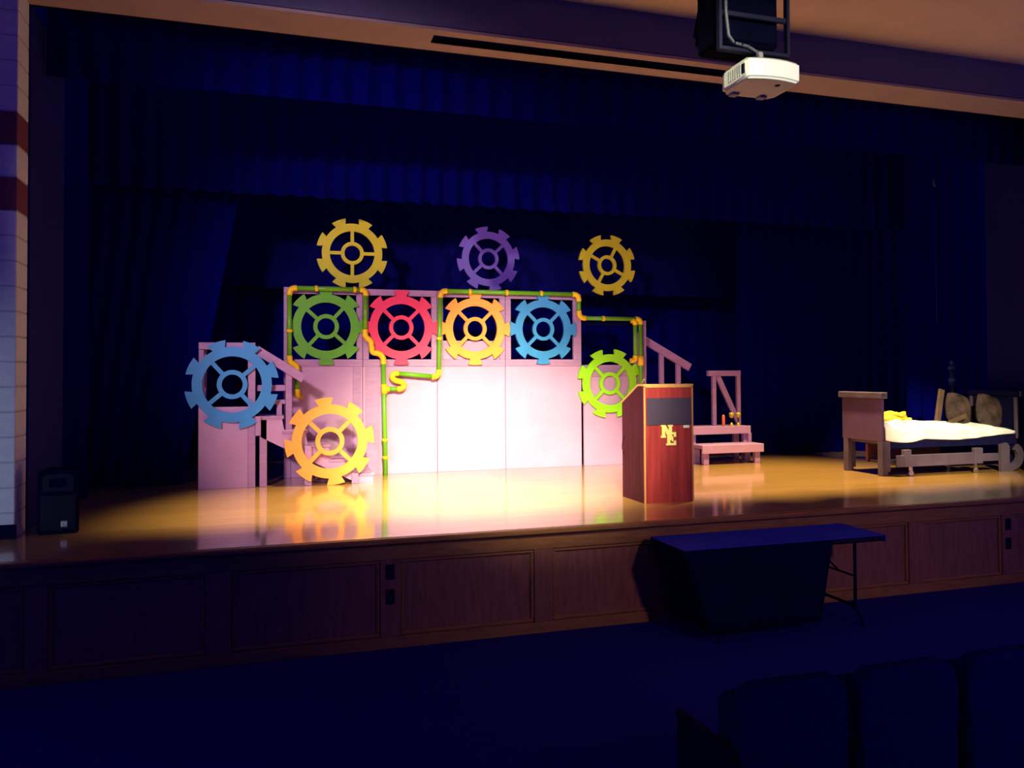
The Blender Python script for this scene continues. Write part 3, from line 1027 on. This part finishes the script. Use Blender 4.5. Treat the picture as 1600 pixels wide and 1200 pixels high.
outlet(0.905, 0.59, 'upper dark outlet plate on the stage front, left of centre')
outlet(0.905, 0.40, 'lower dark outlet plate on the stage front, left of centre')
outlet(7.05, 0.59, 'upper dark outlet plate on the stage front at far right')
outlet(7.05, 0.40, 'lower dark outlet plate on the stage front at far right')

# ------------------------------------------------------------------ folding table before the stage
tb = thing('folding_table', (3.08, 5.55, 0), 'dark folding table standing on the floor before the stage', 'table')
TL, TWd, TH = 1.88, 0.54, 0.735
box('tabletop', 0.0, TL, 0.0, TWd, TH - 0.045, TH, M_dark, tb, 0.012)
for (x, s) in ((0.28, -1), (TL - 0.24, 1)):
    for y in (0.07, TWd - 0.07):
        tube('leg', [(x, y, TH - 0.045), (x, y, 0.20), (x + s * 0.0, y, 0.15)], 0.014, M_black, tb, 10)
    tube('foot_bar', [(x, -0.03, 0.013), (x, 0.03, 0.10), (x, 0.10, 0.15), (x, TWd - 0.10, 0.15), (x, TWd - 0.03, 0.10), (x, TWd + 0.03, 0.013)], 0.013, M_black, tb, 10)
    tube('brace', [(x, TWd / 2, 0.40), (x - s * 0.30, TWd / 2, TH - 0.05)], 0.009, M_black, tb, 8)
    tube('cross_bar', [(x, 0.07, 0.40), (x, TWd - 0.07, 0.40)], 0.009, M_black, tb, 8)

tc_ = thing('table_cover', (3.08, 5.55, 0), 'navy cloth cover stretched over the folding table', 'tablecloth')
# top sheet with a short lip all round
bm = bmesh.new()
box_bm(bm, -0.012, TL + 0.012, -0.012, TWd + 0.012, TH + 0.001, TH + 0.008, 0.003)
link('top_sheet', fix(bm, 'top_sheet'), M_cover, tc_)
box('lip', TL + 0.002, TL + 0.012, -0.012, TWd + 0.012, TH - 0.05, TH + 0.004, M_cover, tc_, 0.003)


def skirt(name, p_top, p_bot, zt, zb, n=24, amp=0.012):
    """hanging cloth between a top edge and a bottom edge (pairs of XY points)"""
    v, f = [], []
    rows = 6
    for s in (0, 1):
        for j in range(rows + 1):
            t = j / rows
            for i in range(n + 1):
                q = i / n
                x = (p_top[0][0] * (1 - q) + p_top[1][0] * q) * (1 - t) + (p_bot[0][0] * (1 - q) + p_bot[1][0] * q) * t
                y = (p_top[0][1] * (1 - q) + p_top[1][1] * q) * (1 - t) + (p_bot[0][1] * (1 - q) + p_bot[1][1] * q) * t
                d = amp * t * math.sin(q * 18)
                along_x = abs(p_top[0][0] - p_top[1][0]) > abs(p_top[0][1] - p_top[1][1])
                v.append((x + (0 if along_x else d) + s * (0 if along_x else .006), y + (d if along_x else 0) + s * (.006 if along_x else 0), zt * (1 - t) + zb * t))
    k = (rows + 1) * (n + 1)
    for s in (0, 1):
        for j in range(rows):
            for i in range(n):
                a = s * k + j * (n + 1) + i
                f.append((a, a + 1, a + n + 2, a + n + 1))
    for j in range(rows):
        for i in (0, n):
            a = j * (n + 1) + i
            f.append((a, a + n + 1, a + n + 1 + k, a + k))
    for i in range(n):
        for j in (0, rows):
            a = j * (n + 1) + i
            f.append((a, a + 1, a + 1 + k, a + k))
    bm = bmesh.new()
    bv = [bm.verts.new(p) for p in v]
    for q in f:
        bm.faces.new([bv[i] for i in q])
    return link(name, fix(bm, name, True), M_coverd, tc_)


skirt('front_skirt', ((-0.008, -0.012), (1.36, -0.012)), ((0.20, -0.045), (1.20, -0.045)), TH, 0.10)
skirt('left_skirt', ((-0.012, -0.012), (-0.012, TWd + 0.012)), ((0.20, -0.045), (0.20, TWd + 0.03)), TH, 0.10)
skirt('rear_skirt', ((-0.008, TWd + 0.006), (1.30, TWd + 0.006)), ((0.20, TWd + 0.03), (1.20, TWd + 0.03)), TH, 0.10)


# ------------------------------------------------------------------ row of auditorium seats in the dark foreground
def theatre_seat(x, label):
    s = thing('theatre_seat', (x, 2.72, 0), label, 'seat', 'foreground theatre seats')
    bk = [(0.02, 0.34), (0.49, 0.34), (0.502, 0.80), (0.485, 0.87), (0.44, 0.905), (0.07, 0.905), (0.025, 0.87), (0.005, 0.80)]
    o = plate('backrest', [bk], -0.04, 0.05, M_seat, s)
    b = o.modifiers.new('round', 'BEVEL')
    b.width = 0.018
    b.segments = 2
    o = box('seat_cushion', 0.03, 0.49, 0.06, 0.20, 0.36, 0.82, M_seat, s, 0.03)
    box('side_panel', -0.025, 0.0, -0.05, 0.42, 0.08, 0.62, M_black, s, 0.008)
    box('armrest', -0.035, 0.012, 0.0, 0.42, 0.62, 0.66, M_black, s, 0.012)
    box('foot', -0.04, 0.015, -0.02, 0.34, 0.0, 0.08, M_black, s, 0.006)
    box('pivot_bar', 0.0, 0.505, 0.06, 0.10, 0.40, 0.44, M_black, s, 0.004)
    return s


for i, lab in enumerate(['dark theatre seat at the left end of the foreground row', 'dark foreground theatre seat, second from the row end',
                         'dark foreground theatre seat at the right edge of the picture']):
    theatre_seat(1.72 + 0.55 * i, lab)

# ------------------------------------------------------------------ projector, its mount and the hung loudspeaker
pj = thing('projector', (2.765, 3.90, 3.775), 'white ceiling projector hanging before the stage', 'projector')
n = 14
pl = [(-0.185 + 0.37 * i / n, -0.035 * (1 - (2 * i / n - 1) ** 2)) for i in range(n + 1)] + [(0.185, 0.24), (0.15, 0.29), (-0.15, 0.29), (-0.185, 0.24)]
bm = bmesh.new()
lo = [bm.verts.new((x, y, 0)) for x, y in pl]
hi_ = [bm.verts.new((x, y, 0.125)) for x, y in pl]
bm.faces.new(lo)
bm.faces.new(hi_)
for i in range(len(pl)):
    j = (i + 1) % len(pl)
    bm.faces.new((lo[i], lo[j], hi_[j], hi_[i]))
bmesh.ops.recalc_face_normals(bm, faces=bm.faces)
es = [e for e in bm.edges if e.calc_face_angle(0) > 0.35]
bmesh.ops.bevel(bm, geom=es, offset=0.018, segments=3, affect='EDGES')
cs = link('case', fix(bm, 'case', True), M_white, pj)
cs.modifiers.new('weighted', 'WEIGHTED_NORMAL')
lathe('sensor', [(0.014, -0.004), (0.016, 0.0), (0.016, 0.01)], M_dark, pj, (0.06, 0.05, 0.0), 16)
for k in range(6):
    box('vent_slot', -0.188, -0.180, 0.05 + 0.022 * k, 0.062 + 0.022 * k, 0.03, 0.095, M_grey, pj, 0.001)
box('side_port', -0.188, -0.180, 0.012, 0.036, 0.035, 0.09, M_dark, pj, 0.001)
box('foot_pad', -0.13, -0.08, 0.22, 0.27, -0.012, 0.0, M_grey, pj, 0.003)
box('foot_pad', 0.06, 0.11, 0.22, 0.27, -0.012, 0.0, M_grey, pj, 0.003)

mn = thing('projector_mount', (2.69, 3.98, 3.90), 'dark metal bracket frame carrying the projector from the ceiling', 'bracket')
lathe('swivel', [(0.05, 0.0), (0.05, 0.015), (0.028, 0.02), (0.028, 0.06)], M_grey, mn, (0.03, 0.0, 0.0))
box('bottom_bar', -0.225, 0.225, -0.02, 0.02, 0.05, 0.075, M_dark, mn)
box('side_bar', -0.235, -0.215, -0.02, 0.02, 0.05, 1.71, M_dark, mn)
box('side_bar', 0.215, 0.235, -0.02, 0.02, 0.05, 1.71, M_dark, mn)
box('cross_bar', -0.215, 0.215, -0.012, 0.012, 0.255, 0.285, M_dark, mn)
box('ceiling_plate', -0.26, 0.26, -0.06, 0.06, 1.69, 1.71, M_dark, mn)
tube('cable', [(-0.205, -0.03, 0.60), (-0.20, -0.03, 0.26), (-0.185, -0.03, 0.13), (-0.15, -0.03, 0.09), (-0.06, -0.03, 0.08), (0.0, -0.03, 0.055), (0.005, -0.03, 0.02)], 0.010, M_cable, mn, 8)
for x in (-0.15, -0.10, -0.05):
    tube('cable_tie', [(x - 0.004, -0.03, 0.088), (x + 0.004, -0.03, 0.087)], 0.0125, M_black, mn, 10)

hs = thing('hung_loudspeaker', (2.69, 4.14, 4.02), 'black loudspeaker hung from the ceiling behind the projector bracket', 'loudspeaker')
box('cabinet', -0.20, 0.20, -0.12, 0.14, 0.0, 0.95, M_hung, hs, 0.02)
box('grille', -0.18, 0.18, -0.128, -0.118, 0.02, 0.24, M_hung, hs, 0.004)
box('grille', -0.18, 0.18, -0.128, -0.118, 0.28, 0.92, M_hung, hs, 0.004)
tube('hanger_rod', [(-0.14, 0.05, 0.94), (-0.14, 0.05, 1.59)], 0.008, M_dark, hs)
tube('hanger_rod', [(0.14, 0.05, 0.94), (0.14, 0.05, 1.59)], 0.008, M_dark, hs)
sd = thing('hung_loudspeaker', (2.66, 4.43, 4.23), 'smaller tilted black loudspeaker at the left of the projector bracket', 'loudspeaker')
mt = Matrix.Rotation(R(11), 4, 'Y')
box('cabinet', -0.07, 0.075, -0.10, 0.08, 0.0, 0.70, M_hung, sd, 0.015, mt)
box('lower_baffle', -0.05, 0.09, -0.09, 0.07, -0.05, 0.0, M_hung, sd, 0.01, mt)
tube('hanger_rod', [(0.13, 0.0, 0.66), (0.13, 0.0, 1.38)], 0.008, M_dark, sd)
